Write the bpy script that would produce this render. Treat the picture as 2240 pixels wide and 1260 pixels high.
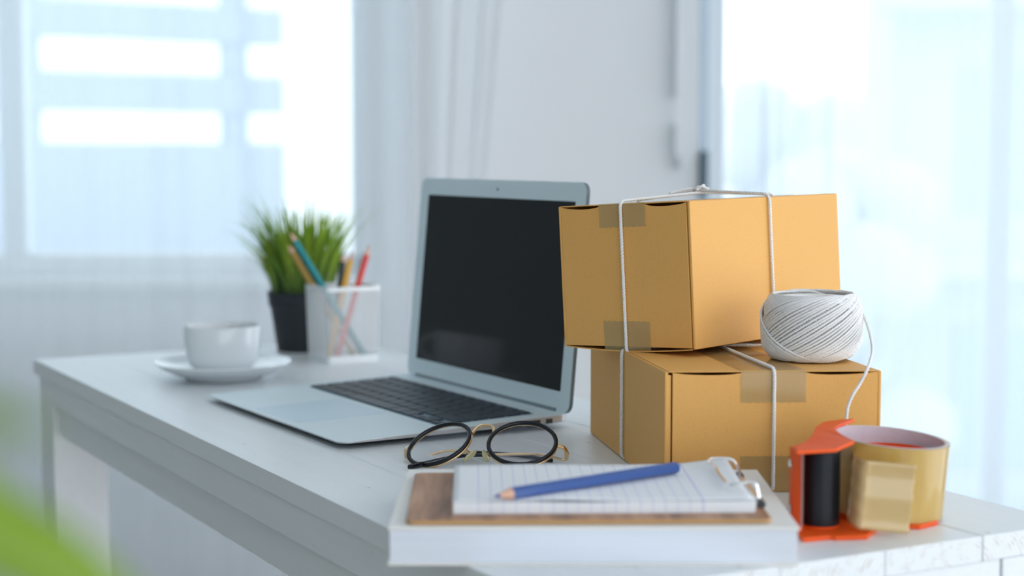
import bpy, math, random
from mathutils import Vector, Matrix, Euler
random.seed(7)
R = math.radians
for o in list(bpy.data.objects): bpy.data.objects.remove(o)
scn = bpy.context.scene
col = scn.collection

# ------------------------------------------------------------------ camera, sky, exposure
cam_d = bpy.data.cameras.new('camera'); cam = bpy.data.objects.new('camera', cam_d); col.objects.link(cam)
cam.location = (0, 0, 1.0); cam.rotation_euler = (R(90 - 4.678), 0, 0)
cam_d.sensor_width = 36; cam_d.lens = 3666 / 2240 * 36
cam_d.clip_start = .01
cam_d.dof.use_dof = True; cam_d.dof.focus_distance = 1.33; cam_d.dof.aperture_fstop = 4.2
scn.camera = cam
w = bpy.data.worlds.new('overcast_sky'); scn.world = w; w.use_nodes = True
bg = w.node_tree.nodes['Background']; bg.inputs[0].default_value = (.88, .94, 1.0, 1); bg.inputs[1].default_value = 2.3
scn.view_settings.view_transform = 'Standard'; scn.view_settings.look = 'None'
scn.view_settings.exposure = 0.08; scn.view_settings.gamma = 1; scn.view_settings.use_curve_mapping = False
# weak sun through the haze: soft key from the right, behind the camera
sd = bpy.data.lights.new('hazy_sun', 'SUN'); sd.energy = .22; sd.angle = R(35); sd.color = (1, .97, .92)
so = bpy.data.objects.new('hazy_sun', sd); col.objects.link(so); so.location = (3, -3, 4)
so.rotation_euler = Vector((-.80, .50, -.38)).to_track_quat('-Z', 'Y').to_euler()

T = .75   # height of the table top

# ------------------------------------------------------------------ materials
MATS = {}
def nd(nt, kind, **kw):
    n = nt.nodes.new(kind)
    for k, v in kw.items():
        if k == 'inp':
            for a, b in v.items(): n.inputs[a].default_value = b
        else: setattr(n, k, v)
    return n
def mat(name, c=(.8, .8, .8), rough=.5, metal=0., spec=.5, noise=None, bump=None, trans=0., alpha=1., coat=0., sss=0., ior=1.5):
    """noise=(second colour, scale xyz, contrast lo, hi); bump=(scale xyz, strength)"""
    m = bpy.data.materials.new(name); m.use_nodes = True; nt = m.node_tree
    b = nt.nodes['Principled BSDF']
    b.inputs['Base Color'].default_value = (*c, 1); b.inputs['Roughness'].default_value = rough
    b.inputs['Metallic'].default_value = metal; b.inputs['Specular IOR Level'].default_value = spec
    b.inputs['Transmission Weight'].default_value = trans; b.inputs['Alpha'].default_value = alpha
    b.inputs['Coat Weight'].default_value = coat; b.inputs['IOR'].default_value = ior
    if noise or bump: tc = nd(nt, 'ShaderNodeTexCoord')
    if noise:
        c2, sc, lo, hi = noise
        mp = nd(nt, 'ShaderNodeMapping', inp={'Scale': sc}); nt.links.new(tc.outputs['Object'], mp.inputs[0])
        nz = nd(nt, 'ShaderNodeTexNoise', inp={'Scale': 1., 'Detail': 4.}); nt.links.new(mp.outputs[0], nz.inputs['Vector'])
        mr = nd(nt, 'ShaderNodeMapRange', inp={1: lo, 2: hi}); nt.links.new(nz.outputs[0], mr.inputs[0])
        mx = nd(nt, 'ShaderNodeMix', data_type='RGBA'); mx.inputs[6].default_value = (*c, 1); mx.inputs[7].default_value = (*c2, 1)
        nt.links.new(mr.outputs[0], mx.inputs[0]); nt.links.new(mx.outputs[2], b.inputs['Base Color'])
    if bump:
        sc, st = bump
        mp = nd(nt, 'ShaderNodeMapping', inp={'Scale': sc}); nt.links.new(tc.outputs['Object'], mp.inputs[0])
        nz = nd(nt, 'ShaderNodeTexNoise', inp={'Scale': 1., 'Detail': 3.}); nt.links.new(mp.outputs[0], nz.inputs['Vector'])
        bp = nd(nt, 'ShaderNodeBump', inp={'Strength': st, 'Distance': .001}); nt.links.new(nz.outputs[0], bp.inputs['Height'])
        nt.links.new(bp.outputs[0], b.inputs['Normal'])
    MATS[name] = m
    return m
def chain(m):  # (node tree, principled)
    return m.node_tree, m.node_tree.nodes['Principled BSDF']

mat('wall_paint', (.80, .82, .84), .9, bump=((60, 60, 60), .05))
mat('wall_low_bounce', (.42, .48, .47), .9)  # unseen left wall, darkened to cut its bounce light onto the table side
mat('ceiling_paint', (.85, .86, .87), .9)
mat('floor_wood', (.36, .32, .28), .5, noise=((.28, .24, .21), (3, 40, 3), .3, .7))
mat('frame_aluminium', (.50, .60, .68), .45, .2)
mat('frame_pale', (.80, .86, .90), .45)
mat('frame_white', (.82, .85, .87), .4)
mat('dark_latch', (.10, .17, .21), .4)
mat('grey_plastic', (.62, .66, .69), .5)
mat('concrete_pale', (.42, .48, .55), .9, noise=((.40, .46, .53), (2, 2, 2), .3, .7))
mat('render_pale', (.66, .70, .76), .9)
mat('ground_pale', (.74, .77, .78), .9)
mat('leaf_hazed', (.68, .71, .75), .9, noise=((.64, .67, .71), (3, 3, 3), .3, .7))  # near-white tree colour: the outdoor haze is painted into it
mat('cardboard', (.79, .425, .122), .6, spec=.35, noise=((.70, .365, .10), (620, 620, 620), .50, .95), bump=((700, 700, 700), .08))
mat('cardboard_inside', (.34, .24, .15), .9)
mat('cord_cotton', (.86, .86, .86), .85, spec=.2)
mat('book_cover', (.83, .83, .81), .55)
mat('pages', (.78, .82, .90), .8, noise=((.72, .77, .86), (3, 3, 2600), .4, .6))
mat('blue_lacquer', (.028, .085, .30), .35, coat=.2)
mat('blue_lead', (.02, .04, .32), .5)
mat('pencil_wood', (.72, .44, .32), .8)
mat('chrome', (.86, .86, .85), .18, 1.)
mat('black_spring', (.03, .03, .035), .4)
mat('glasses_black', (.003, .005, .010), .16, spec=.45)
mat('gold', (.86, .62, .36), .22, 1.)
mat('nose_pad', (.85, .80, .48), .25, trans=.4)
mat('lens_glass', (1, 1, 1), .0, trans=1., ior=1.12)
mat('laptop_silver', (.73, .85, .90), .48, .15)
mat('laptop_edge', (.62, .63, .66), .3, .7)
mat('trackpad', (.62, .76, .86), .42, .2)
mat('key_black', (.030, .045, .062), .45)
mat('key_well', (.16, .25, .31), .5)
mat('screen_black', (.008, .009, .011), .08, spec=.2)
mat('port_dark', (.03, .035, .04), .4)
mat('hinge_and_shade_dark', (.12, .17, .20), .35)
mat('porcelain', (.84, .89, .92), .12, coat=.3)
mat('coffee', (.10, .05, .03), .1)
mat('pot_black', (.012, .016, .024), .45)
mat('soil', (.03, .025, .02), .9)
mat('holder_white', (.83, .86, .88), .4)
mat('pencil_teal', (.0, .25, .27), .35); mat('pencil_navy', (.08, .09, .13), .4); mat('pencil_ochre', (.42, .26, .06), .4)
mat('pencil_black', (.015, .018, .022), .4); mat('pencil_yellow', (.80, .42, .03), .35); mat('pencil_red', (.72, .07, .06), .35)
mat('lead_yellow', (.75, .5, .03), .5); mat('lead_dark', (.05, .04, .06), .5)
mat('orange_plastic', (.88, .100, .008), .42, spec=.3)
mat('black_rubber', (.008, .010, .014), .38, spec=.3)
mat('blade_steel', (.55, .42, .40), .4, .9)
mat('tape_core', (.66, .60, .66), .85, noise=((.62, .56, .62), (300, 300, 300), .3, .7))
mat('tape_roll', (.58, .39, .12), .16, coat=.3, noise=((.52, .34, .09), (80, 80, 8), .35, .65))
mat('tape_end', (.70, .60, .36), .35)
mat('tape_film', (.62, .44, .20), .16, coat=.4)
mat('tape_clear', (.60, .47, .22), .14, alpha=.30, coat=.5, noise=((.55, .43, .20), (150, 8, 150), .4, .6))
mat('leaf_near', (.17, .29, .004), .4)
mat('stem_green', (.14, .28, .04), .6)
mat('terracotta', (.5, .25, .16), .8)

def wood_white(name, endgrain=False):
    m = mat(name, (.77, .82, .85), .34, spec=.5); nt, b = chain(m)
    tc = nd(nt, 'ShaderNodeTexCoord')
    mp = nd(nt, 'ShaderNodeMapping', inp={'Scale': (130, 5, 130)}); nt.links.new(tc.outputs['Object'], mp.inputs[0])
    nz = nd(nt, 'ShaderNodeTexNoise', inp={'Scale': 1., 'Detail': 5.}); nt.links.new(mp.outputs[0], nz.inputs['Vector'])
    r1 = nd(nt, 'ShaderNodeValToRGB'); r1.color_ramp.elements[0].position = .3; r1.color_ramp.elements[1].position = .7
    r1.color_ramp.elements[0].color = (.765, .805, .83, 1); r1.color_ramp.elements[1].color = (.80, .838, .86, 1)
    nt.links.new(nz.outputs[0], r1.inputs[0])
    # sparse brown wear marks
    m2 = nd(nt, 'ShaderNodeMapping', inp={'Scale': (170, 55, 170)}); nt.links.new(tc.outputs['Object'], m2.inputs[0])
    n2 = nd(nt, 'ShaderNodeTexNoise', inp={'Scale': 1., 'Detail': 2.}); nt.links.new(m2.outputs[0], n2.inputs['Vector'])
    k = nd(nt, 'ShaderNodeMapRange', inp={1: .745, 2: .80}); nt.links.new(n2.outputs[0], k.inputs[0])
    mx = nd(nt, 'ShaderNodeMix', data_type='RGBA'); mx.inputs[7].default_value = (.42, .36, .31, 1)
    nt.links.new(k.outputs[0], mx.inputs[0]); nt.links.new(r1.outputs[0], mx.inputs[6])
    last = mx.outputs[2]
    if endgrain:
        m3 = nd(nt, 'ShaderNodeMapping', inp={'Location': (-.291, 0, -1.158), 'Scale': (1, 0, 1.6)}); nt.links.new(tc.outputs['Object'], m3.inputs[0])
        wv = nd(nt, 'ShaderNodeTexWave', wave_type='RINGS', rings_direction='SPHERICAL', inp={'Scale': 90., 'Distortion': 3., 'Detail': 2.}); nt.links.new(m3.outputs[0], wv.inputs[0])
        n3 = nd(nt, 'ShaderNodeTexNoise', inp={'Scale': 130., 'Detail': 2.}); nt.links.new(tc.outputs['Object'], n3.inputs['Vector'])
        ml = nd(nt, 'ShaderNodeMath', operation='MULTIPLY'); nt.links.new(wv.outputs[0], ml.inputs[0]); nt.links.new(n3.outputs[0], ml.inputs[1])
        k2 = nd(nt, 'ShaderNodeMapRange', inp={1: .46, 2: .62}); nt.links.new(ml.outputs[0], k2.inputs[0])
        mx2 = nd(nt, 'ShaderNodeMix', data_type='RGBA'); mx2.inputs[7].default_value = (.47, .38, .35, 1)
        nt.links.new(k2.outputs[0], mx2.inputs[0]); nt.links.new(last, mx2.inputs[6]); last = mx2.outputs[2]
    nt.links.new(last, b.inputs['Base Color'])
    bp = nd(nt, 'ShaderNodeBump', inp={'Strength': .05, 'Distance': .001}); nt.links.new(nz.outputs[0], bp.inputs['Height']); nt.links.new(bp.outputs[0], b.inputs['Normal'])
wood_white('painted_wood'); wood_white('painted_endgrain', True)

def walnut():
    m = mat('walnut', (.40, .22, .13), .45); nt, b = chain(m)
    tc = nd(nt, 'ShaderNodeTexCoord'); mp = nd(nt, 'ShaderNodeMapping', inp={'Scale': (55, 5, 5)}); nt.links.new(tc.outputs['Object'], mp.inputs[0])
    nz = nd(nt, 'ShaderNodeTexNoise', inp={'Scale': 1.6, 'Detail': 5., 'Distortion': .6}); nt.links.new(mp.outputs[0], nz.inputs['Vector'])
    r = nd(nt, 'ShaderNodeValToRGB'); e = r.color_ramp.elements
    e[0].position = .3; e[0].color = (.22, .10, .05, 1); e[1].position = .72; e[1].color = (.54, .30, .165, 1)
    x = r.color_ramp.elements.new(.52); x.color = (.40, .20, .105, 1)
    nt.links.new(nz.outputs[0], r.inputs[0]); nt.links.new(r.outputs[0], b.inputs['Base Color'])
walnut()
mat('board_edge', (.50, .29, .12), .7)

def ruled():
    m = mat('ruled_paper', (.84, .875, .92), .8); nt, b = chain(m)
    tc = nd(nt, 'ShaderNodeTexCoord'); sp = nd(nt, 'ShaderNodeSeparateXYZ'); nt.links.new(tc.outputs['Object'], sp.inputs[0])
    def mth(op, a, c=None):
        n = nd(nt, 'ShaderNodeMath', operation=op)
        for i, v in enumerate((a, c)):
            if v is None: continue
            if isinstance(v, (int, float)): n.inputs[i].default_value = v
            else: nt.links.new(v, n.inputs[i])
        return n.outputs[0]
    x = sp.outputs[0]
    fr = mth('FRACT', mth('DIVIDE', mth('SUBTRACT', x, .0142 - .0076 * 10), .0077))
    ln = mth('LESS_THAN', fr, .105)
    ln = mth('MULTIPLY', ln, mth('GREATER_THAN', x, .0135)); ln = mth('MULTIPLY', ln, mth('LESS_THAN', x, .1545))
    ml = mth('LESS_THAN', mth('ABSOLUTE', mth('SUBTRACT', x, .1545)), .0006)
    ln = mth('MAXIMUM', mth('MULTIPLY', ln, .42), mth('MULTIPLY', ml, .6))
    mx = nd(nt, 'ShaderNodeMix', data_type='RGBA'); mx.inputs[6].default_value = (.83, .865, .91, 1); mx.inputs[7].default_value = (.52, .45, .80, 1)
    nt.links.new(ln, mx.inputs[0]); nt.links.new(mx.outputs[2], b.inputs['Base Color'])
ruled()

def sheer(name, c, tr):
    m = bpy.data.materials.new(name); m.use_nodes = True; nt = m.node_tree; nt.nodes.clear()
    out = nd(nt, 'ShaderNodeOutputMaterial')
    df = nd(nt, 'ShaderNodeBsdfDiffuse', inp={'Color': (*c, 1)}); tl = nd(nt, 'ShaderNodeBsdfTranslucent', inp={'Color': (*c, 1)})
    m1 = nd(nt, 'ShaderNodeMixShader', inp={0: .84}); nt.links.new(df.outputs[0], m1.inputs[1]); nt.links.new(tl.outputs[0], m1.inputs[2])
    tp = nd(nt, 'ShaderNodeBsdfTransparent', inp={'Color': (.98, .99, 1, 1)}); m2 = nd(nt, 'ShaderNodeMixShader', inp={0: tr})
    tc = nd(nt, 'ShaderNodeTexCoord'); mp = nd(nt, 'ShaderNodeMapping', inp={'Scale': (45, 1, 2.5)}); nt.links.new(tc.outputs['Object'], mp.inputs[0])
    nz = nd(nt, 'ShaderNodeTexNoise', inp={'Scale': 1., 'Detail': 3.}); nt.links.new(mp.outputs[0], nz.inputs['Vector'])
    mr = nd(nt, 'ShaderNodeMapRange', inp={1: .3, 2: .7, 3: tr - .025, 4: tr + .025}); nt.links.new(nz.outputs[0], mr.inputs[0]); nt.links.new(mr.outputs[0], m2.inputs[0])
    nt.links.new(m1.outputs[0], m2.inputs[1]); nt.links.new(tp.outputs[0], m2.inputs[2]); nt.links.new(m2.outputs[0], out.inputs[0])
    MATS[name] = m
sheer('sheer_voile', (.80, .86, .90), .52)
sheer('sheer_door', (.78, .83, .88), .42)
sheer('curtain_thick', (.86, .87, .885), .08)

def glass_pane():
    m = bpy.data.materials.new('window_glass'); m.use_nodes = True; nt = m.node_tree; nt.nodes.clear()
    out = nd(nt, 'ShaderNodeOutputMaterial'); tp = nd(nt, 'ShaderNodeBsdfTransparent', inp={'Color': (.95, .98, .985, 1)}); gl = nd(nt, 'ShaderNodeBsdfGlossy', inp={'Roughness': .02})
    mx = nd(nt, 'ShaderNodeMixShader', inp={0: .06}); nt.links.new(tp.outputs[0], mx.inputs[1]); nt.links.new(gl.outputs[0], mx.inputs[2]); nt.links.new(mx.outputs[0], out.inputs[0])
    MATS['window_glass'] = m
    m = bpy.data.materials.new('coated_lens'); m.use_nodes = True; nt = m.node_tree; nt.nodes.clear()
    out = nd(nt, 'ShaderNodeOutputMaterial'); tp = nd(nt, 'ShaderNodeBsdfTransparent', inp={'Color': (.96, .97, .97, 1)}); gl = nd(nt, 'ShaderNodeBsdfGlossy', inp={'Roughness': .03, 'Color': (.75, .78, 1, 1)})
    fr = nd(nt, 'ShaderNodeValue'); fr.outputs[0].default_value = .085
    mx = nd(nt, 'ShaderNodeMixShader'); nt.links.new(fr.outputs[0], mx.inputs[0]); nt.links.new(tp.outputs[0], mx.inputs[1]); nt.links.new(gl.outputs[0], mx.inputs[2]); nt.links.new(mx.outputs[0], out.inputs[0])
    MATS['coated_lens'] = m
glass_pane()

def grass_mat():
    m = mat('grass_blade', (.12, .3, .02), .5); nt, b = chain(m)
    at = nd(nt, 'ShaderNodeVertexColor', layer_name='tone')
    nt.links.new(at.outputs[0], b.inputs['Base Color'])
grass_mat()

# ------------------------------------------------------------------ mesh helpers
class MB:
    def __init__(s): s.v = []; s.f = []; s.mi = []; s.cm = 0
    def add(s, vs, fs):
        n = len(s.v); s.v += [tuple(v) for v in vs]; s.f += [tuple(i + n for i in f) for f in fs]; s.mi += [s.cm] * len(fs); return s
    def box(s, x0, x1, y0, y1, z0, z1, M=None):
        vs = [Vector((x, y, z)) for z in (z0, z1) for y in (y0, y1) for x in (x0, x1)]
        if M: vs = [M @ v for v in vs]
        return s.add(vs, [(0, 2, 3, 1), (4, 5, 7, 6), (0, 1, 5, 4), (2, 6, 7, 3), (0, 4, 6, 2), (1, 3, 7, 5)])
    def prism(s, out, z0, z1, M=None):
        n = len(out); vs = [Vector((x, y, z0)) for x, y in out] + [Vector((x, y, z1)) for x, y in out]
        if M: vs = [M @ v for v in vs]
        return s.add(vs, [tuple(range(n))[::-1], tuple(range(n, 2 * n))] + [(i, (i + 1) % n, n + (i + 1) % n, n + i) for i in range(n)])
    def tube(s, pts, r, k=8, closed=False, cap=True, flat=None, up=None):
        pts = [Vector(p) for p in pts]; n = len(pts); vs = []; fs = []
        u = None
        for i, p in enumerate(pts):
            a = pts[(i - 1) % n] if (closed or i > 0) else p; b = pts[(i + 1) % n] if (closed or i < n - 1) else p
            t = (b - a).normalized()
            if up is not None: u = (up - t * up.dot(t)).normalized()
            elif u is None:
                u = t.orthogonal().normalized()
            else: u = (u - t * u.dot(t)).normalized()
            w_ = t.cross(u); rr = r[i] if isinstance(r, (list, tuple)) else r
            fl = flat or (1, 1)
            for j in range(k):
                an = 2 * math.pi * j / k
                vs.append(p + u * (math.cos(an) * rr * fl[0]) + w_ * (math.sin(an) * rr * fl[1]))
        for i in range(n if closed else n - 1):
            i2 = (i + 1) % n
            fs += [(i * k + j, i * k + (j + 1) % k, i2 * k + (j + 1) % k, i2 * k + j) for j in range(k)]
        if cap and not closed: fs += [tuple(range(k))[::-1], tuple((n - 1) * k + j for j in range(k))]
        return s.add(vs, fs)
    def lathe(s, prof, k=48, M=None):
        vs = []; fs = []
        for r, z in prof:
            for j in range(k):
                a = 2 * math.pi * j / k; vs.append(Vector((r * math.cos(a), r * math.sin(a), z)))
        if M: vs = [M @ v for v in vs]
        for i in range(len(prof) - 1):
            fs += [(i * k + j, i * k + (j + 1) % k, (i + 1) * k + (j + 1) % k, (i + 1) * k + j) for j in range(k)]
        return s.add(vs, fs)
    def sheet(s, fn, nu, nv, th=0, nrm=None):
        vs = [fn(i / nu, j / nv) for j in range(nv + 1) for i in range(nu + 1)]
        return s.add(vs, [(j * (nu + 1) + i, j * (nu + 1) + i + 1, (j + 1) * (nu + 1) + i + 1, (j + 1) * (nu + 1) + i) for j in range(nv) for i in range(nu)])
    def build(s, name, m, parent=None, smooth=False, bevel=0, solid=0, seg=2, angle=40):
        me = bpy.data.meshes.new(name); me.from_pydata(s.v, [], s.f); me.update()
        for mm in (m if isinstance(m, (list, tuple)) else [m]): me.materials.append(MATS[mm])
        if any(s.mi):
            for p, i in zip(me.polygons, s.mi): p.material_index = i
        if smooth:
            for p in me.polygons: p.use_smooth = True
            if smooth != 'all': me.set_sharp_from_angle(angle=R(angle))
        o = bpy.data.objects.new(name, me); col.objects.link(o)
        if parent: o.parent = parent
        if solid:
            q = o.modifiers.new('solid', 'SOLIDIFY'); q.thickness = solid; q.offset = 0
        if bevel:
            q = o.modifiers.new('bevel', 'BEVEL'); q.width = bevel; q.segments = seg; q.limit_method = 'ANGLE'
        return o
def empty(name, loc, rz=0, label=None, cat=None, group=None, eul=None):
    o = bpy.data.objects.new(name, None); col.objects.link(o); o.location = loc
    o.rotation_euler = eul if eul else (0, 0, rz); o.empty_display_size = .02
    return tag(o, label, cat, group)
def tag(o, label=None, cat=None, group=None, kind=None):
    if label: o['label'] = label
    if cat: o['category'] = cat
    if group: o['group'] = group
    if kind: o['kind'] = kind
    return o
def struct(o, label=None): return tag(o, label, None, None, 'structure')
def rrect(x0, x1, y0, y1, r, n=6):
    out = []
    for cx, cy, a0 in ((x1 - r, y0 + r, -90), (x1 - r, y1 - r, 0), (x0 + r, y1 - r, 90), (x0 + r, y0 + r, 180)):
        for i in range(n + 1): a = R(a0 + 90 * i / n); out.append((cx + r * math.cos(a), cy + r * math.sin(a)))
    return out
def smooth_path(pts, n=10, closed=False):
    pts = [Vector(p) for p in pts]; N = len(pts); out = []
    for i in range(N if closed else N - 1):
        if closed: p0, p1, p2, p3 = pts[i - 1], pts[i], pts[(i + 1) % N], pts[(i + 2) % N]
        else: p0, p1, p2, p3 = pts[max(i - 1, 0)], pts[i], pts[i + 1], pts[min(i + 2, N - 1)]
        for j in range(n):
            t = j / n
            out.append(.5 * ((2 * p1) + (p2 - p0) * t + (2 * p0 - 5 * p1 + 4 * p2 - p3) * t * t + (3 * p1 - p0 - 3 * p2 + p3) * t ** 3))
    if not closed: out.append(pts[-1])
    return out
def resample(pts, step, closed=False):
    P = list(pts) + ([pts[0]] if closed else []); d = [0]
    for a, b in zip(P, P[1:]): d.append(d[-1] + (b - a).length)
    n = max(3, int(d[-1] / step)); out = []; j = 0
    for i in range(n + (0 if closed else 1)):
        t = d[-1] * i / n
        while j < len(d) - 2 and d[j + 1] < t: j += 1
        k = (t - d[j]) / max(1e-9, d[j + 1] - d[j]); out.append(P[j].lerp(P[j + 1], min(1, k)))
    return out
def rope(mb, pts, rad=.00125, closed=False, step=.0012, pitch=.0075, strands=3, k=5, phase=0.):
    """three twisted strands along a path"""
    P = resample([Vector(p) for p in pts], step, closed); n = len(P); L = n * step
    turns = max(1, round(L / pitch)); u = None; lines = [[] for _ in range(strands)]
    for i, p in enumerate(P):
        a = P[(i - 1) % n] if (closed or i > 0) else p; b = P[(i + 1) % n] if (closed or i < n - 1) else p
        t = (b - a).normalized()
        u = t.orthogonal().normalized() if u is None else (u - t * u.dot(t)).normalized()
        w_ = t.cross(u)
        for s_ in range(strands):
            an = phase + 2 * math.pi * (turns * i / n + s_ / strands)
            lines[s_].append(p + (u * math.cos(an) + w_ * math.sin(an)) * rad * .54)
    for l in lines: mb.tube(l, rad * .52, k, closed=closed)

# ------------------------------------------------------------------ the room
YW = 3.5
S = 1047.
struct(MB().box(-2.6, 2.8, -2.6, 3.72, -.1, 0).build('floor', 'floor_wood'))
struct(MB().box(-2.6, 2.8, -2.6, 3.72, 2.7, 2.8).build('ceiling', 'ceiling_paint'))
wx0, wx1, wz0, wz1 = -1.75, -.310, .735, 2.35      # left window opening
dx0, dx1, dz1 = .388, 2.45, 2.3                     # glass door opening
wb = MB()
wb.box(-2.6, wx0, YW, YW + .2, 0, 2.7); wb.box(wx0, wx1, YW, YW + .2, 0, wz0); wb.box(wx0, wx1, YW, YW + .2, wz1, 2.7)
wb.box(wx1, dx0, YW, YW + .2, 0, 2.7); wb.box(dx0, dx1, YW, YW + .2, dz1, 2.7); wb.box(dx1, 2.8, YW, YW + .2, 0, 2.7)
struct(wb.build('wall_back', 'wall_paint'))
struct(MB().box(-2.7, -2.6, -2.6, 3.72, 0, 2.8).build('wall_left', 'wall_low_bounce'))
wr = MB(); wr.box(2.8, 2.9, 2.9, 3.72, 0, 2.8); wr.box(2.8, 2.9, -2.6, 2.9, 2.5, 2.8)
struct(wr.build('wall_right', 'wall_paint'))
wf_ = MB(); wf_.box(-2.6, -.3, -2.7, -2.6, 0, 2.8); wf_.box(-.3, 2.8, -2.7, -2.6, 2.4, 2.8)
struct(wf_.build('wall_front_unseen', 'wall_paint'))  # unseen wall behind the camera, added to limit the light from there
struct(MB().box(wx1, dx0, YW - .012, YW, 0, .09).build('baseboard_back', 'frame_white', bevel=.003))

win = struct(empty('window_1', (0, YW + .1, 0)), 'tall white framed window behind the sheer curtain')
f = MB(); f.box(wx0, wx0 + .05, -.03, .03, wz0, wz1); f.box(wx1 - .03, wx1, -.03, .03, wz0, wz1); f.box(wx0, wx1, -.03, .03, wz0, wz0 + .045); f.box(wx0, wx1, -.03, .03, wz1 - .05, wz1)
f.build('window_frame', 'frame_white', win, bevel=.004)
MB().box(-1.085, -1.035, -.028, .028, wz0 + .045, wz1 - .05).build('mullion', 'frame_pale', win, bevel=.004)
MB().box(wx0 + .05, -1.085, -.004, .004, wz0 + .045, wz1 - .05).build('pane', 'window_glass', win)
MB().box(-1.035, wx1 - .03, -.004, .004, wz0 + .045, wz1 - .05).build('pane', 'window_glass', win)
MB().box(wx0 - .03, wx1 + .03, -.12, .1, wz0 - .03, wz0 - .001).build('window_sill', 'frame_white', win, bevel=.004)

door = struct(empty('door_1', (0, YW + .1, 0)), 'sliding glass door with blue grey aluminium frame')
f = MB(); f.box(dx0, dx0 + .022, -.09, .05, 0, dz1); f.box(dx1 - .05, dx1, -.05, .05, 0, dz1); f.box(dx0, dx1, -.05, .05, 0, .05); f.box(dx0, dx1, -.05, .05, dz1 - .06, dz1)
f.build('door_frame', 'frame_aluminium', door, bevel=.003)
f = MB(); f.box(dx0 + .024, dx0 + .062, -.035, .01, .05, dz1 - .06); f.box(1.015, 1.06, -.035, .01, .05, dz1 - .06); f.box(dx0 + .062, 1.015, -.035, .01, .05, .12); f.box(dx0 + .062, 1.015, -.035, .01, dz1 - .12, dz1 - .06)
sash = f.build('sash', 'frame_white', door, bevel=.003)
MB().box(dx0 + .005, dx0 + .020, -.118, -.088, .905, 1.0).build('door_handle', 'dark_latch', sash, bevel=.003)
MB().box(dx0 + .062, 1.015, -.016, -.010, .12, dz1 - .12).build('pane', 'window_glass', sash)
MB().box(1.06, dx1 - .05, .010, .016, .05, dz1 - .06).build('pane', 'window_glass', door)

wand = empty('curtain_wand', (.338, YW - .02, .97), 0, 'thin grey curtain pull wand hanging on the wall beside the glass door', 'wand')
MB().tube([(0, 0, .14), (0, 0, 1.2)], .0075, 10).build('rod', 'grey_plastic', wand, True)
MB().tube([(0, 0, .02), (0, 0, .085)], .0075, 10).build('grip', 'grey_plastic', wand, True)
MB().tube([(0, 0, .085), (0, 0, .14)], .0025, 8).build('link', 'frame_white', wand, True)
MB().lathe([(0, -.012), (.008, -.01), (.010, 0), (.006, .018), (0, .02)], 12, Matrix.Translation((.009, 0, .004))).build('tip', 'grey_plastic', wand, True)

def curtain(name, x0, x1, Y, m, label, pleats, amp, edge=None, z0=.02, z1=2.62, ph=0., dense=1.):
    n = 360
    def fn(u, v):
        z = z0 + (z1 - z0) * v; x = x0 + (x1 - x0) * u ** dense
        if edge: x = x0 + (edge(z) - x0) * u
        a = amp * (.6 + .4 * math.sin(u * 9 + ph))
        y = Y + a * math.sin(2 * math.pi * pleats * u + 1.4 * math.sin(u * 13 + ph)) + .35 * a * math.sin(2 * math.pi * pleats * 2.3 * u + 2 * v)
        return Vector((x, y, z))
    o = MB().sheet(fn, n, 8).build(name, m, None, 'all')
    return tag(o, label, 'curtain')
curtain('sheer_curtain', -2.35, -.20, 3.32, 'sheer_voile', 'white sheer curtain hanging across the left window', 15, .008)
curtain('gathered_curtain', -.195, -.03, 3.30, 'curtain_thick', 'white curtain gathered in soft folds against the wall behind the laptop', 3, .016, edge=lambda z: -.075 + .09 * max(0, z - .7))
curtain('sheer_curtain', .445, 2.6, 3.36, 'sheer_door', 'white sheer curtain hanging across the glass door on the right', 15, .026, ph=2., dense=1.25)

# ---- outside
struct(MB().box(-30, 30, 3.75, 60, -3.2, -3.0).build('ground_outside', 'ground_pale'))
bld = empty('neighbour_building', (-1.75, 8.9, -3), R(37), 'pale blue-grey building of stacked open floors seen through the left curtain', 'building')
def zpx(y, Y): return 1 + (330 - y) / 3666 * Y
Lb = .622
for z0, z1 in ((2.32, 2.52), (1.95, 2.13), (1.577, 1.768), (1.203, 1.405)):
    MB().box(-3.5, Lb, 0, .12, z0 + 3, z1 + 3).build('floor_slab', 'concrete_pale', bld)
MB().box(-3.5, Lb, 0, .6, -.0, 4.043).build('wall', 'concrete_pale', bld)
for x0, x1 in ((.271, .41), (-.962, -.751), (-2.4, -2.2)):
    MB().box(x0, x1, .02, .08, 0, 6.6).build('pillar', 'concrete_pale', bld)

def tree(x, y, h, r, label, seed):
    rr = random.Random(seed); t = empty('far_tree', (x, y, -3), 0, label, 'tree', 'hazy trees outside the glass door')
    MB().tube([(0, 0, 0), (.05, 0, h * .5), (0, 0, h * .8)], [.18, .13, .06], 8).build('trunk', 'leaf_hazed', t, True)
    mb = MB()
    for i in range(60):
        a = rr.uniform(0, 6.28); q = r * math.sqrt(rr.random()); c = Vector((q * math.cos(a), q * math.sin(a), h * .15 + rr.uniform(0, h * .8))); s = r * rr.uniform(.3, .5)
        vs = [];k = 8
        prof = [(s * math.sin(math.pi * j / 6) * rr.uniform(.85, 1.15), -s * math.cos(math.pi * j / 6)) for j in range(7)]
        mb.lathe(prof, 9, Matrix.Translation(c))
    mb.build('crown', 'leaf_hazed', t, 'all')
tree(1.95, 10.8, 4.0, .7, 'hazy pale tree outside the glass door, nearest the door frame', 1)
tree(3.3, 22, 4.4, 1.6, 'hazy pale tree outside the glass door, farther away beside the pale building', 2)
b2 = empty('neighbour_building', (2.78, 12.4, -3), R(-8), 'pale building standing outside the glass door at the far right', 'building')
MB().box(0, 5, 0, 3, 0, 9).build('wall', 'render_pale', b2)
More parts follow.
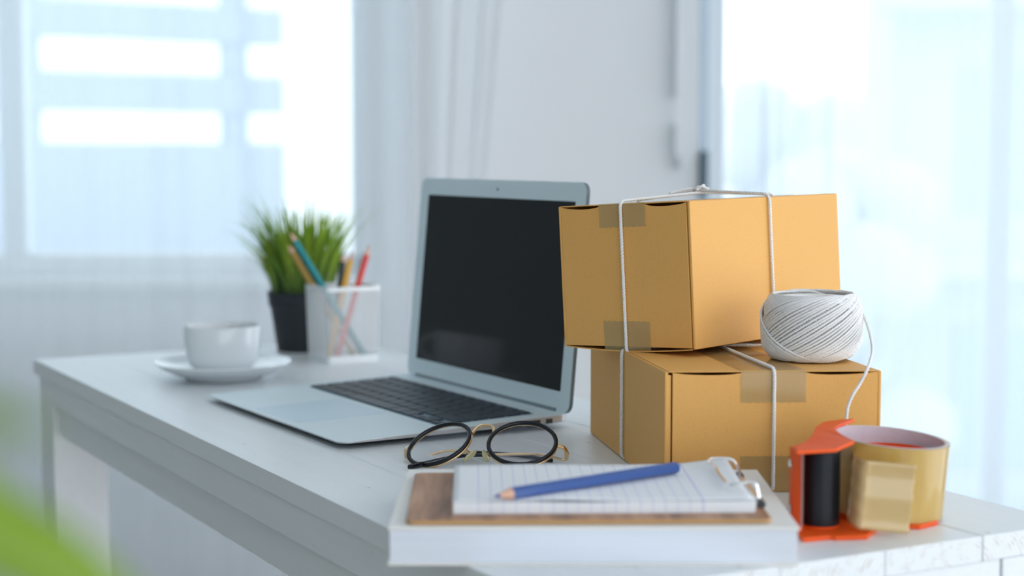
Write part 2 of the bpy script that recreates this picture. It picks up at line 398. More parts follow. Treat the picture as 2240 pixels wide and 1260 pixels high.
for i in range(4):
    z = 1.2 + 1.9 * i
    MB().box(-.12, 5, -.5, 0, z, z + .14).build('balcony_slab', 'render_pale', b2)
    for x in (.5, 2.0, 3.5): MB().box(x, x + .8, -.02, .02, z + .45, z + 1.5).build('window', 'frame_aluminium', b2)

# ------------------------------------------------------------------ table
ta = .4993; TW, TL, TH = .4123, 1.239, .017
tab = empty('table', (.0171, .9162, 0), ta, 'long white painted wooden table carrying the laptop and parcels', 'table')
for i in range(5):
    gp_ = (0, .0001, .00012, .00025, .0005, 0); x0, x1 = i * TW / 5 + gp_[i], (i + 1) * TW / 5 - gp_[i + 1]
    m = MB(); m.box(x0, x1, 0, TL, T - TH, T); m.mi[2] = 1
    m.build('plank', ['painted_wood', 'painted_endgrain'], tab, bevel=.0006)
zt = T - TH - .0003
lw = .0635
for x0, y0 in ((.002, .001), (TW - lw, .001), (.004, TL - lw - .012), (TW - lw - .003, TL - lw - .012)):
    MB().box(x0, x0 + lw, y0, y0 + lw, 0, zt).build('leg', 'painted_wood', tab, bevel=.0012)
def apron(x0, x1, y0, y1, z0, z1): MB().box(x0, x1, y0, y1, z0, z1).build('apron', 'painted_wood', tab, bevel=.001)
apron(.003, .022, lw + .002, TL - lw - .013, T - .047, zt); apron(.012, .030, lw + .002, TL - lw - .013, T - .083, T - .0475)
apron(TW - .022, TW - .003, lw + .002, TL - lw - .013, T - .083, zt)
apron(lw + .003, TW - lw - .001, .002, .021, T - .083, zt); apron(lw + .006, TW - lw - .005, TL - .04, TL - .021, T - .083, zt)
for x, y in ((.297, .072), (.205, .075), (.297, TL - .06), (.205, TL - .06)):
    MB().lathe([(0, .0003), (.0032, .0003), (.0036, -.0005)], 14, Matrix.Translation((x, y, T))).build('nail_head', 'frame_white', tab)

# ------------------------------------------------------------------ book, clipboard, pad, pencil
book = empty('book', (.0497, 1.0875, T), R(-.3), 'thick white paperback book with bare cover under the clipboard', 'book')
bw, bd = .1245, .0925
MB().box(-bw, bw, -bd, bd, .0218, .0238).build('front_cover', 'book_cover', book, bevel=.0007)
MB().box(-bw, bw, -bd, bd, 0, .0019).build('back_cover', 'book_cover', book, bevel=.0006)
MB().box(-bw, bw, bd - .002, bd, .0021, .0216).build('spine', 'book_cover', book, bevel=.0004)
MB().box(-bw + .0015, bw - .0015, -bd + .0012, bd - .0022, .002, .0217).build('page_block', 'pages', book)

cb = empty('clipboard', (.0455, 1.078, T + .0239), R(1.2), 'walnut clipboard lying on the white book', 'clipboard')
cw, cd = .1115, .076
m = MB(); m.prism(rrect(-cw, cw, -cd, cd, .006), 0, .003); m.mi = [1 if i > 1 else 0 for i in range(len(m.f))]
m.build('board', ['walnut', 'board_edge'], cb, bevel=.0005)

pz = T + .0239 + .0031
pad = empty('notepad', (-.0362, 1.0176, pz), R(1.3), 'stack of ruled white paper held under the clipboard clip', 'notepad')
pw, pdp = .1868, .121
m = MB()
def blk(u, v):
    pass
ph = .0072
# bulk of the pad, slightly bellied
nx, ny = 24, 6; vs = []; fs = []
for k, z in ((0, 0), (1, ph)):
    for j in range(ny + 1):
        for i in range(nx + 1):
            u, v = i / nx, j / ny
            zz = 0 if k == 0 else ph - .0006 * math.sin(math.pi * min(1, max(0, (u - .25) / .35))) * (1 - v)
            vs.append((pw * u + .0008 * k * math.sin(u * 7), pdp * v, zz))
N = (nx + 1) * (ny + 1)
for j in range(ny):
    for i in range(nx):
        a = j * (nx + 1) + i; fs.append((a, a + nx + 1, a + nx + 2, a + 1)); fs.append((N + a, N + a + 1, N + a + nx + 2, N + a + nx + 1))
for i in range(nx): fs.append((i, i + 1, N + i + 1, N + i)); a = ny * (nx + 1) + i; fs.append((a + 1, a, N + a, N + a + 1))
for j in range(ny):
    a = j * (nx + 1); fs.append((a + nx + 1, a, N + a, N + a + nx + 1)); b = a + nx; fs.append((b, b + nx + 1, N + b + nx + 1, N + b))
m.add(vs, fs).build('page_block', 'ruled_paper', pad)
def sheetfn(u, v):
    z = ph + .0004 + .0006 * math.sin(u * 5) ** 2
    z += .0045 * max(0, (u - .80) / .2) ** 1.6 * max(0, (v - .3) / .7) ** 1.5          # lifted far corner by the clip
    z += .0007 * math.exp(-((u - .35) / .1) ** 2) * (1 - v) ** 2
    return Vector((pw * u - .0005, pdp * v - .0004, z))
m = MB().sheet(sheetfn, 40, 12).build('top_sheet', 'ruled_paper', pad, 'all', solid=.0003)

# wire clip of the clipboard
clip_pts = []
import math as _m
f_ = 3666.; pt_ = math.atan(300 / f_)
cbM = Matrix.Translation(cb.location) @ Matrix.Rotation(cb.rotation_euler.z, 4, 'Z'); cbI = cbM.inverted()
cl = empty('clip', (0, 0, 0)); cl.parent = cb
wp = [(.1545, 1.124, .0275), (.1540, 1.123, .034), (.1500, 1.1235, .0405), (.1440, 1.1240, .0420), (.1360, 1.1245, .0418), (.1335, 1.1215, .0412), (.1338, 1.1150, .0398), (.1362, 1.1080, .0388), (.1362, 1.0950, .0383), (.1362, 1.0800, .0383), (.1370, 1.0560, .0388), (.1388, 1.0480, .0392), (.1425, 1.0465, .0400), (.1500, 1.0465, .0412), (.1540, 1.0455, .0400), (.1555, 1.0440, .034), (.1560, 1.0435, .0295)]
loc = [cbI @ Vector((x, y, z + T)) for x, y, z in wp]
MB().tube(smooth_path(loc, 8), .0011, 8).build('lever_wire', 'chrome', cl, True)
lp = [(.1405, 1.1080, .0376), (.1420, 1.1060, .0386), (.1400, 1.1040, .0390)]
h0, h1 = cbI @ Vector((.1553, 1.128, T + .0290)), cbI @ Vector((.1565, 1.040, T + .0290))
MB().tube([h0, h1], .0017, 10).build('hinge_barrel', 'chrome', cl, True)
for p in (h0, h1):
    d = (h1 - h0).normalized()
    MB().tube([p - d * .004, p + d * .004], .0027, 10).build('hinge_cap', 'black_spring', cl, True)
MB().box(.1040, .1105, -.042, .042, .003, .0036).build('clip_plate', 'chrome', cl, bevel=.0002)

def pencil(name, a, b, r, body, wood, lead, label, group=None, hexa=True, rolla=0.):
    """a = lead tip, b = blunt end (world)"""
    a, b = Vector(a), Vector(b); d = (b - a); L = d.length
    e = empty(name, a, 0, label, 'pencil', group); e.rotation_euler = (d.to_track_quat('Z', 'Y') @ Euler((0, 0, rolla)).to_quaternion()).to_euler()
    k = 6 if hexa else 14
    m = MB(); pr = []
    cone = r * 3.0
    m.lathe([(r * .98, cone + .0006), (r, cone + .0015), (r, L - .0004), (r * .9, L), (0, L)], k); m.build('barrel', body, e, True, angle=30)
    MB().lathe([(r * .30, cone * .30), (r * .97, cone + .0007)], 14).build('sharpened_wood', wood, e, True)
    MB().lathe([(0, 0), (r * .06, .0001), (r * .30, cone * .30)], 12).build('lead', lead, e, True)
    return e
pencil('pencil', (-.0108, 1.0122, T + .0392), (.1098, 1.1035, T + .0396), .0040, 'blue_lacquer', 'pencil_wood', 'blue_lead', 'blue hexagonal pencil lying across the ruled pad', rolla=.5)

# ------------------------------------------------------------------ cardboard boxes
def carton(name, M, w, d, h, label, skew=0., tape_face='y1', strip=0., tw=.048, drop=.019, gap=.0024, knot=False, hang=False, side=1, sag=0.):
    """local: x along width w, y along depth d, z up; centred in x,y. tape_face: the wall that carries the tape flap"""
    e = empty(name, M.to_translation(), 0, label, 'box'); e.rotation_euler = M.to_euler()
    sh = math.tan(skew)
    def P(x, y, z): return Vector((x - y * sh, y, z))
    th = .0026; tth = .0009
    def panel(nm, pts, nvec, parent=e, m='cardboard', bev=.0005, th=th):
        pts = [Vector(p) for p in pts]; n = len(pts); q = [p - Vector(nvec) * th for p in pts]
        mb = MB(); mb.add(pts + q, [tuple(range(n)), tuple(range(n, 2 * n))[::-1]] + [(i, n + i, n + (i + 1) % n, (i + 1) % n) for i in range(n)])
        return mb.build(nm, m, parent, bevel=bev)
    X, Y = w / 2, d / 2
    # two plain side walls (their faces look along +-y) and two end walls with raised tops (faces along +-x)
    def end_wall(sx):
        y0, y1 = (-Y + strip if side < 0 else -Y + th + .0001), (Y - strip if side > 0 else Y - th - .0001)
        prof = []
        n = 40
        for i in range(n + 1):
            y = y0 + (y1 - y0) * i / n; t = abs(y)
            g = 0
            if t > tw / 2: g = math.sin(math.pi * min(1, (t - tw / 2) / (Y - strip - tw / 2)) ** .8) ** .55 * gap
            prof.append((y, g + tth + .0001))
        top = [P(sx * X, y, h - g) for y, g in prof]; bot = [P(sx * X, y, g if not sag else .0012) for y, g in prof]
        pts = bot + top[::-1]
        if sx < 0: pts = pts[::-1]
        panel('end_panel', pts, (sx, 0, 0), bev=.0003)
        if strip:
            for sy in (side,):
                ya, yb = sorted((sy * (Y - .0004), sy * (Y - strip + .0010)))
                pts = [P(sx * (X - .0006), ya, .001), P(sx * (X - .0006), yb, .001), P(sx * (X - .0006), yb, h - .0028), P(sx * (X - .0006), ya, h - .0028)]
                panel('corner_fold', pts if sx > 0 else pts[::-1], (sx, 0, 0))
    for sx in (-1, 1): end_wall(sx)
    for sy in (-1, 1):
        xa = X
        pts = [P(xa, sy * Y, 0.0003), P(-xa, sy * Y, 0.0003), P(-xa, sy * Y, h - .0003), P(xa, sy * Y, h - .0003)]
        panel('side_panel', pts if sy > 0 else pts[::-1], (0, sy, 0), bev=.0008)
    panel('top_panel', [P(-X, -Y + th, h), P(X, -Y + th, h), P(X, Y - th, h), P(-X, Y - th, h)], (0, 0, 1), bev=.0003, th=tth)
    def sg_(y): return sag * max(0, 1 - (y / Y) ** 2)
    nb = 16; rows_ = []
    for i in range(nb + 1):
        y = (-Y + th) + (2 * Y - 2 * th) * i / nb; rows_.append(y)
    vs = [P(sx * X, y, -sg_(y) + dz) for dz in (0, tth) for y in rows_ for sx in (-1, 1)]; q_ = 2 * (nb + 1); fs = []
    for i in range(nb):
        fs += [(2 * i + 1, 2 * i, 2 * i + 2, 2 * i + 3), (q_ + 2 * i, q_ + 2 * i + 1, q_ + 2 * i + 3, q_ + 2 * i + 2), (2 * i, q_ + 2 * i, q_ + 2 * i + 2, 2 * i + 2), (2 * i + 1, 2 * i + 3, q_ + 2 * i + 3, q_ + 2 * i + 1)]
    MB().add(vs, fs).build('bottom_panel', 'cardboard', e)
    # packing tape along the seam on top and bottom and down the end walls
    for zz, sg, dr in ((h, 1, drop), (0, -1, drop * 1.15)):
        o = .00045
        path = [(-X - o, zz - sg * dr), (-X - o, zz - sg * .0009), (-X + .0006, zz + sg * o), (X - .0006, zz + sg * o), (X + o, zz - sg * .0009), (X + o, zz - sg * dr)]
        n = 16; vs = []
        for pi_, (x, z) in enumerate(path):
            for i in range(n + 1):
                y = -tw / 2 + tw * i / n; jag = .0005 * (i % 2) * sg if z in (path[0][1], path[-1][1]) else 0
                vs.append(P(x, y, z + jag - (sg_(y) if sg < 0 and pi_ in (2, 3) else 0)))
        fs = [(a * (n + 1) + i, a * (n + 1) + i + 1, (a + 1) * (n + 1) + i + 1, (a + 1) * (n + 1) + i) for a in range(5) for i in range(n)]
        tp = MB().add(vs, fs).build('packing_tape', 'tape_clear', e, solid=.0001)
        tp['label'] = 'translucent tan packing tape'
    # cotton cord, one loop each way
    r = .00138; c = r + .0006
    def loop(A):  # A: list of corner points
        P_ = []
        n = len(A)
        for i in range(n):
            p, a, b = A[i], A[i - 1], A[(i + 1) % n]
            ra = min(.006, (a - p).length * .4); rb = min(.006, (b - p).length * .4)
            p0 = p + (a - p).normalized() * ra; p1 = p + (b - p).normalized() * rb
            for j in range(7):
                t = j / 6; P_.append(p0 * (1 - t) ** 2 + p * 2 * t * (1 - t) + p1 * t * t)
        return P_
    hh = h + c; lo = -c - sag if hang else .0012
    lift = .004 if knot else .0004
    A = [P(-X - c, 0, lo), P(-X - c, 0, hh), P(0, 0, hh + lift), P(X + c, 0, hh), P(X + c, 0, lo)]
    B = [P(0, -Y - c, lo), P(0, -Y - c, hh), P(0, 0, hh + lift + .0018), P(0, Y + c, hh), P(0, Y + c, lo)]
    for nm, L_ in (('cord', A), ('cord', B)):
        mb = MB(); rope(mb, loop(L_), r, True); mb.build(nm, 'cord_cotton', e, 'all')['label'] = 'white twisted cotton cord tied round the box'
    if knot:
        mb = MB(); z = hh + lift
        for pts in ([(-.010, 0, z), (-.004, .004, z + .003), (.003, .003, z + .005), (.005, -.003, z + .003), (-.001, -.005, z + .001), (-.006, -.002, z + .004), (-.002, .002, z + .006), (.007, .001, z + .002)],
                    [(.002, 0, z + .003), (-.006, -.006, z + .005), (-.013, -.009, z + .004), (-.016, -.004, z + .003), (-.010, 0, z + .003), (0, .002, z + .003)],
                    [(0, .001, z + .003), (.008, -.006, z + .0035), (.016, -.012, z + .002), (.024, -.014, z + .0006)]):
            rope(mb, smooth_path(pts, 10), .0012)
        mb.build('knot', 'cord_cotton', e, 'all')['label'] = 'white cord knot'
    return e
# lower box: front face looks at the camera; local +x points to the camera side (-y world)
ca, wf, dl, hb = .042, .1595, .2649, .0896
e_ = Vector((math.cos(ca), math.sin(ca), 0)); b_ = Vector((-math.sin(ca), math.cos(ca), 0))
sk = .1167
c0 = Vector((.1113, 1.2111, T + .0003)); bs = Vector((-math.sin(ca + sk), math.cos(ca + sk), 0))
cen = c0 + e_ * wf / 2 + bs * dl / 2
# carton local x axis -> depth direction towards camera, local y axis -> e_ (width)
Ml = Matrix(((-b_.x, e_.x, 0, cen.x), (-b_.y, e_.y, 0, cen.y), (0, 0, 1, cen.z), (0, 0, 0, 1)))
# skew acts on local x by y; here we need local y to shift with local x, so build the shear with a wrapper below
def carton_lower():
    return carton('cardboard_box', Ml, dl * math.cos(sk), wf, hb, 'lower cardboard box of the stack, standing on the table', strip=.0058, drop=.0235, gap=.0020, side=-1)
lowb = carton_lower()
for ch in lowb.children:
    me = ch.data; k = math.tan(sk)
    for v in me.vertices: v.co.y += v.co.x * k   # slightly racked box: the far end leans to the left
# upper box
Mr = (Matrix.Rotation(.8226, 3, 'Z') @ Matrix.Rotation(-.0086, 3, 'Y') @ Matrix.Rotation(-.057, 3, 'X'))
cu = Vector((.1425, 1.2916, T + .0959)); uw, ud, uh = .2118, .1351, .1161
# carton x axis = -(long dir) so that the end wall faces left/front: long dir (right face) is Mr.x ; end face normal = -Mr.x
xa = -(Mr @ Vector((1, 0, 0))); ya = -(Mr @ Vector((0, 1, 0))); za = Mr @ Vector((0, 0, 1))
cc = cu + Mr @ Vector((uw / 2, ud / 2, 0))
Mu = Matrix(((xa.x, ya.x, za.x, cc.x), (xa.y, ya.y, za.y, cc.y), (xa.z, ya.z, za.z, cc.z), (0, 0, 0, 1)))
carton('cardboard_box', Mu, uw, ud, uh, 'upper cardboard box, tilted on top of the lower box, cord knotted on its top', knot=True, strip=.0036, hang=True, sag=.0028, tw=.0475)

# ------------------------------------------------------------------ ball of cord
bx, by, bz = .2305, 1.283, T + .0896 + .0005
ball = empty('cord_ball', (bx, by, bz), 0, 'wound ball of white cotton cord on the corner of the lower box', 'cord ball')
BH = .0530
def brad(z):
    t = max(0, min(1, z / BH)); e = abs(2 * t - 1) ** 5
    return (.0380 - .0105 * e) * (1 - .03 * (1 - t))
mb = MB(); rc = .00122
def wind(phi, off, zlo, zhi, n=150, wob=0.):
    pts = []
    for i in range(n):
        th = 2 * math.pi * i / n; z = (zlo + zhi) / 2 + (zhi - zlo) / 2 * math.sin(th - phi) + wob * math.sin(3 * th + phi)
        z = max(.0014, min(BH - .001, z)); r = brad(z) + off
        pts.append(Vector((r * math.cos(th), r * math.sin(th), z)))
    return pts
rr = random.Random(4)
fr = -math.pi / 2   # azimuth that faces the camera
for k in range(30):   # under-layer, winding the other way on the front
    rope(mb, wind(fr + math.pi + .105 * (k - 15) + rr.uniform(-.01, .01), -.0022, .0035, BH - .003), rc, True, .0022, .0062, k=4, phase=rr.uniform(0, 6))
for k in range(31):   # outer layer: strands rise to the right on the side facing the camera
    rope(mb, wind(fr + .116 * (k - 15) + rr.uniform(-.012, .012), -.0006 + .00005 * k, .0020 + rr.uniform(-.0003, .0006), BH - .0026 + rr.uniform(-.0006, .0006)), rc, True, .0020, .0058, k=4, phase=rr.uniform(0, 6))
tag(mb.build('wound_strands', 'cord_cotton', ball, 'all'), kind='stuff')
MB().lathe([(0, .004), (.022, .004), (.0325, .012), (.0340, .026), (.0325, .040), (.0265, .0485), (.018, .049), (.0125, .044), (.010, .03), (0, .028)], 40).build('core', 'cord_cotton', ball, 'all')
tail = [(.2610, 1.292, .0460), (.2655, 1.279, .0410), (.2690, 1.270, .0320), (.2705, 1.262, .0235), (.2690, 1.245, .0165), (.2650, 1.225, .0105), (.2580, 1.2065, .0025), (.2520, 1.2030, -.0080), (.2465, 1.2, -.0155), (.2430, 1.199, -.0231), (.2415, 1.198, -.0319), (.2415, 1.1975, -.0560), (.2440, 1.196, -.0750), (.2490, 1.195, -.0880), (.258, 1.194, -.0891)]
tl = [Vector((x - bx, y - by, z + (T + .0905 - bz))) for x, y, z in tail]
mb = MB(); rope(mb, smooth_path(tl, 12), .00125); mb.build('loose_end', 'cord_cotton', ball, 'all')['label'] = 'loose cord end hanging down the box front'

# ------------------------------------------------------------------ laptop
la, LW, LD, lt, LH = .5281, .3254, .2236, .0924, .2109
lap = empty('laptop', (.0498, 1.5006, T), la - math.pi / 2, 'open silver laptop with black keys and a dark screen', 'laptop')
# local: x from -LW (left) to 0 (right edge), y from -LD (front) to 0 (hinge)
def ztop(y): return .0062 + (.0127 - .0062) * (1 + y / LD)
m = MB(); out = rrect(-LW, 0, -LD, .004, .011, 8); n = len(out)
inn = rrect(-LW + .022, -.022, -LD + .040, -.006, .008, 8)
vs = [(x, y, ztop(y)) for x, y in out] + [(x, y, ztop(y) - .0014 - .0052 * (1 + y / LD)) for x, y in out] + [(x, y, .0012) for x, y in inn]
m.add(vs, [tuple(range(n)), tuple(range(2 * n, 3 * n))[::-1]])
m.cm = 1; m.add([], [])
side = [(n + i, n + (i + 1) % n, (i + 1) % n, i) for i in range(n)] + [(2 * n + i, 2 * n + (i + 1) % n, n + (i + 1) % n, n + i) for i in range(n)]
m.f += side; m.mi += [1] * n + [2] * n  # sloping underside coloured dark, the shade below the base painted in
base = m.build('base', ['laptop_silver', 'laptop_edge', 'hinge_and_shade_dark'], lap, bevel=.0003)
for x in (-LW + .03, -.03):
    for y in (-LD + .03, -.02): MB().lathe([(0, 0), (.006, 0), (.0055, .0014), (0, .0014)], 12, Matrix.Translation((x, y, 0))).build('rubber_foot', 'port_dark', lap)
kx0, kx1, ky1, ky0 = -.3045, -.0215, -.0235, -.1200
sl = math.atan2(.0065, LD)
MS = Matrix.Translation((0, 0, .0127)) @ Matrix.Rotation(sl, 4, 'X')
kw = MB().prism(rrect(kx0 - .001, kx1 + .001, ky0 - .001, ky1 + .001, .002), -.0004, .0002, MS).build('keyboard_well', 'key_well', lap)
rows = []
W_ = kx1 - kx0; rowh = (ky1 - ky0 - .0095) / 5
y = ky1
rows.append((.0095, [1] * 14)); rows.append((rowh, [1] * 13 + [1.5])); rows.append((rowh, [1.5] + [1] * 13)); rows.append((rowh, [1.75] + [1] * 11 + [1.75])); rows.append((rowh, [2.25] + [1] * 10 + [2.25]))
kmesh = {}
def key(x0, x1, y0, y1):
    kk = (round(x1 - x0, 5), round(y1 - y0, 5))
    if kk not in kmesh:
        m = MB(); o1 = rrect(0, kk[0], 0, kk[1], .0012, 3); o2 = rrect(.0004, kk[0] - .0004, .0004, kk[1] - .0004, .0012, 3); n = len(o1)
        m.add([(a, b, 0) for a, b in o1] + [(a, b, .0010) for a, b in o1] + [(a, b, .0013) for a, b in o2], [tuple(range(2 * n, 3 * n))] + [(r_ * n + i, r_ * n + (i + 1) % n, (r_ + 1) * n + (i + 1) % n, (r_ + 1) * n + i) for r_ in (0, 1) for i in range(n)])
        o = m.build('key', 'key_black', lap); kmesh[kk] = o.data
    else:
        o = bpy.data.objects.new('key', kmesh[kk]); col.objects.link(o); o.parent = lap
    o.matrix_local = MS @ Matrix.Translation((x0, y0, .0003))
g = .0011
for rh, ks in rows:
    tot = sum(ks); x = kx0
    for q in ks:
        wq = q / tot * W_; key(x + g, x + wq - g, y - rh + g, y - g); x += wq
    y -= rh
x = kx0; u_ = W_ / 14.5
for q in (1, 1, 1, 1.25, 5, 1.25, 1): key(x + g, x + q * u_ - g, y - rowh + g, y - g); x += q * u_
a_ = (kx1 - x) / 3
hh_ = rowh / 2
key(x + g, x + a_ - g, y - rowh + g, y - hh_ - g * .2); key(x + a_ + g, x + 2 * a_ - g, y - rowh + g, y - hh_ - g * .2); key(x + a_ + g, x + 2 * a_ - g, y - hh_ + g * .2, y - g); key(x + 2 * a_ + g, kx1 - g, y - rowh + g, y - hh_ - g * .2)
MB().prism(rrect(-.2155, -.1100, -LD + .008, -.1275, .003), -.0002, .00012, MS).build('trackpad', 'trackpad', lap)
MB().box(-LW * .5 - .03, -LW * .5 + .03, -LD - .0001, -LD + .003, .0048, .0052).build('opening_notch', 'laptop_edge', lap)
for yc, hw, hz in ((-.019, .0035, .0022), (-.034, .0058, .0024), (-.0590, .0120, .0012)):
    zc = ztop(yc) - .0040 - (.0002 if hz > .002 else .0006)
    MB().box(-.0006, .0002, yc - hw, yc + hw, zc - hz, zc + hz).build('port', 'port_dark', lap)
ML = Matrix.Translation((0, .0015, .0117)) @ Matrix.Rotation(math.pi / 2 - lt, 4, 'X')   # lid local: x same, y up the lid, z towards the user
m = MB(); out = rrect(-LW, 0, .0005, LH, .010, 8); n = len(out)
m.prism(out, -.0042, 0, ML); m.mi = [2, 0] + [1] * n
lid = m.build('lid', ['laptop_silver', 'hinge_and_shade_dark', 'laptop_silver'], lap, bevel=.0006)
MB().prism(rrect(-.3060, -.0170, .0195, .1930, .0008), 0, .00035, ML).build('display', 'screen_black', lid)
MB().lathe([(0, .0005), (.0013, .0005), (.0015, 0)], 12, ML @ Matrix.Translation((-.161, .2015, 0))).build('webcam', 'port_dark', lid)
MB().tube([(-LW + .022, .0035, .0117), (-.022, .0035, .0117)], .0042, 12).build('hinge', 'hinge_and_shade_dark', lap, True)

# ------------------------------------------------------------------ glasses
gl = empty('eyeglasses', (-.0252, 1.3199, T), 0, 'round eyeglasses with black rims and gold metal parts, folded beside the laptop', 'glasses')
GM = Matrix.Rotation(-.4625, 4, 'Z') @ Matrix.Rotation(-1.0308, 4, 'X') @ Matrix.Rotation(-.1333, 4, 'Y')
GO = Matrix.Translation((0, 0, .0172)) @ GM
ga, gb, gs, gw = .0268, .0249, .0355, .145
def lensM(s): return GO @ Matrix.Translation((s * gs, 0, 0)) @ Matrix.Rotation(s * gw, 4, 'Z')
def oval(M, a, b, y=0., n=64): return [M @ Vector((a * math.cos(2 * math.pi * i / n), y, b * math.sin(2 * math.pi * i / n))) for i in range(n)]
for s in (-1, 1):
    M_ = lensM(s)
    nrm = (M_.to_3x3() @ Vector((0, 1, 0))).normalized()
    MB().tube(oval(M_, ga, gb, -.0006), .00175, 10, True, up=nrm).build('rim', 'glasses_black', gl, 'all')
    MB().tube(oval(M_, ga + .0006, gb + .0006, .0016), .0010, 8, True, up=nrm).build('gold_rim', 'gold', gl, 'all')
    q = oval(M_, ga - .0010, gb - .0010, 0, 48); c_ = M_ @ Vector((0, -.0012, 0))
    vs = [c_]; fs = []
    for ring in range(1, 7):
        t = ring / 6
        for i in range(48): vs.append(M_ @ Vector(((ga - .001) * t * math.cos(2 * math.pi * i / 48), -.0014 * (1 - t * t), (gb - .001) * t * math.sin(2 * math.pi * i / 48))))
    fs = [(0, 1 + (i + 1) % 48, 1 + i) for i in range(48)] + [(1 + r_ * 48 + i, 1 + r_ * 48 + (i + 1) % 48, 1 + (r_ + 1) * 48 + (i + 1) % 48, 1 + (r_ + 1) * 48 + i) for r_ in range(5) for i in range(48)]
    MB().add(vs, fs).build('lens', 'coated_lens', gl, 'all')
    # nose pad and its wire
    p0 = M_ @ Vector((-s * ga * .93, .0015, -gb * .30)); p1 = M_ @ Vector((-s * (ga * 1.05), .0075, -gb * .42))
    MB().tube(smooth_path([p0, (p0 + p1) / 2 + M_.to_3x3() @ Vector((0, .003, .003)), p1 + M_.to_3x3() @ Vector((0, 0, .001))], 6), .0005, 6).build('pad_wire', 'gold', gl, True)
    pm = MB(); ctr = p1
    pm.lathe([(0, -.0012), (.0032, -.0011), (.0043, 0), (.0032, .0011), (0, .0012)], 16, Matrix.Translation(ctr) @ M_.to_3x3().to_4x4() @ Matrix.Rotation(s * R(-35), 4, 'Z') @ Matrix.Rotation(s * R(-24), 4, 'Y') @ Matrix.Rotation(R(90), 4, 'Y') @ Matrix.Diagonal((2.0, 1, 1, 1)))
    pm.build('nose_pad', 'nose_pad', gl, 'all')
    # end piece with hinge
    h0 = M_ @ Vector((s * ga * .985, .0012, gb * .12)); h1 = M_ @ Vector((s * (ga + .0055), .0022, gb * .13)); h2 = M_ @ Vector((s * (ga + .0080), .0062, gb * .10)); h3 = M_ @ Vector((s * (ga + .0078), .0125, gb * .06))
    MB().tube(smooth_path([h0, h1, h2, h3], 6), .0013, 8, flat=(1, 1.5), up=nrm).build('end_piece', 'gold', gl, True)
bl = lensM(-1) @ Vector((ga * .99, .001, gb * .42)); br = lensM(1) @ Vector((-ga * .99, .001, gb * .42))
mid = (bl + br) / 2 + GO.to_3x3() @ Vector((0, -.001, .0085))
pts = [bl, bl.lerp(mid, .5) + GO.to_3x3() @ Vector((-.0015, 0, .0028)), mid, br.lerp(mid, .5) + GO.to_3x3() @ Vector((.0015, 0, .0028)), br]
MB().tube(smooth_path(pts, 8), .0012, 8).build('bridge', 'gold', gl, True)
OG = gl.location
def gp(x, y, z): return Vector((x, y, z + T)) - OG
hr = lensM(1) @ Vector((ga + .0078, .0125, gb * .06)); hl = lensM(-1) @ Vector((-(ga + .0078), .0125, gb * .06))
# right temple folded across, metal first and black sleeve towards the tip
tpath = [hr, hr + Vector((-.004, .010, -.002)), gp(.020, 1.3420, .0050), gp(-.020, 1.3440, .0042)]
MB().tube(smooth_path(tpath, 8), .0011, 8).build('temple', 'gold', gl, True)
MB().tube(smooth_path([gp(-.018, 1.3438, .0042), gp(-.040, 1.3410, .0040), gp(-.062, 1.3240, .0030), gp(-.0805, 1.3010, .0022)], 8), [.0016] * 20 + [.0022] * 5, 8).build('temple_tip', 'glasses_black', gl, True)
tpath = [hl, hl + Vector((.004, .010, -.003)), gp(-.055, 1.368, .0030), gp(-.030, 1.3650, .0018)]
MB().tube(smooth_path(tpath, 8), .0011, 8).build('temple', 'gold', gl, True)
MB().tube(smooth_path([gp(-.031, 1.3652, .0022), gp(-.005, 1.3580, .0022), gp(.018, 1.345, .0018), gp(.032, 1.332, .0018)], 8), .0016, 8).build('temple_tip', 'glasses_black', gl, True)

# ------------------------------------------------------------------ coffee cup and saucer
sx, sy = -.3175, 1.832
sau = MB(); sau.lathe([(0, .0055), (.034, .0055), (.037, .0075), (.052, .0105), (.068, .0165), (.0738, .0195), (.0742, .0183), (.070, .0142), (.055, .0068), (.043, .0030), (.041, 0), (.038, 0), (.037, .0025), (0, .0025)], 72, Matrix.Identity(4))
o = sau.build('saucer', 'porcelain', None, True, angle=60); o.location = (sx, sy, T + .0002); tag(o, 'white porcelain saucer under the coffee cup', 'saucer')
cup = empty('coffee_cup', (sx - .001, sy, T + .0060), 0, 'white porcelain cup standing on the saucer', 'cup')
MB().lathe([(0, .003), (.024, .003), (.0255, 0), (.0275, 0), (.0290, .004), (.0355, .010), (.0393, .018), (.0410, .030), (.0425, .0525), (.0420, .0533), (.0410, .0525), (.0392, .030), (.0372, .019), (.033, .012), (0, .009)], 72).build('body', 'porcelain', cup, True, angle=60)
hp = [(.008, .0395, .045), (.010, .052, .044), (.0115, .060, .034), (.010, .055, .022), (.008, .041, .016)]
MB().tube(smooth_path(hp, 8), .003, 10).build('handle', 'porcelain', cup, 'all')
MB().lathe([(0, .0425), (.0402, .0425)], 48).build('coffee', 'coffee', cup)

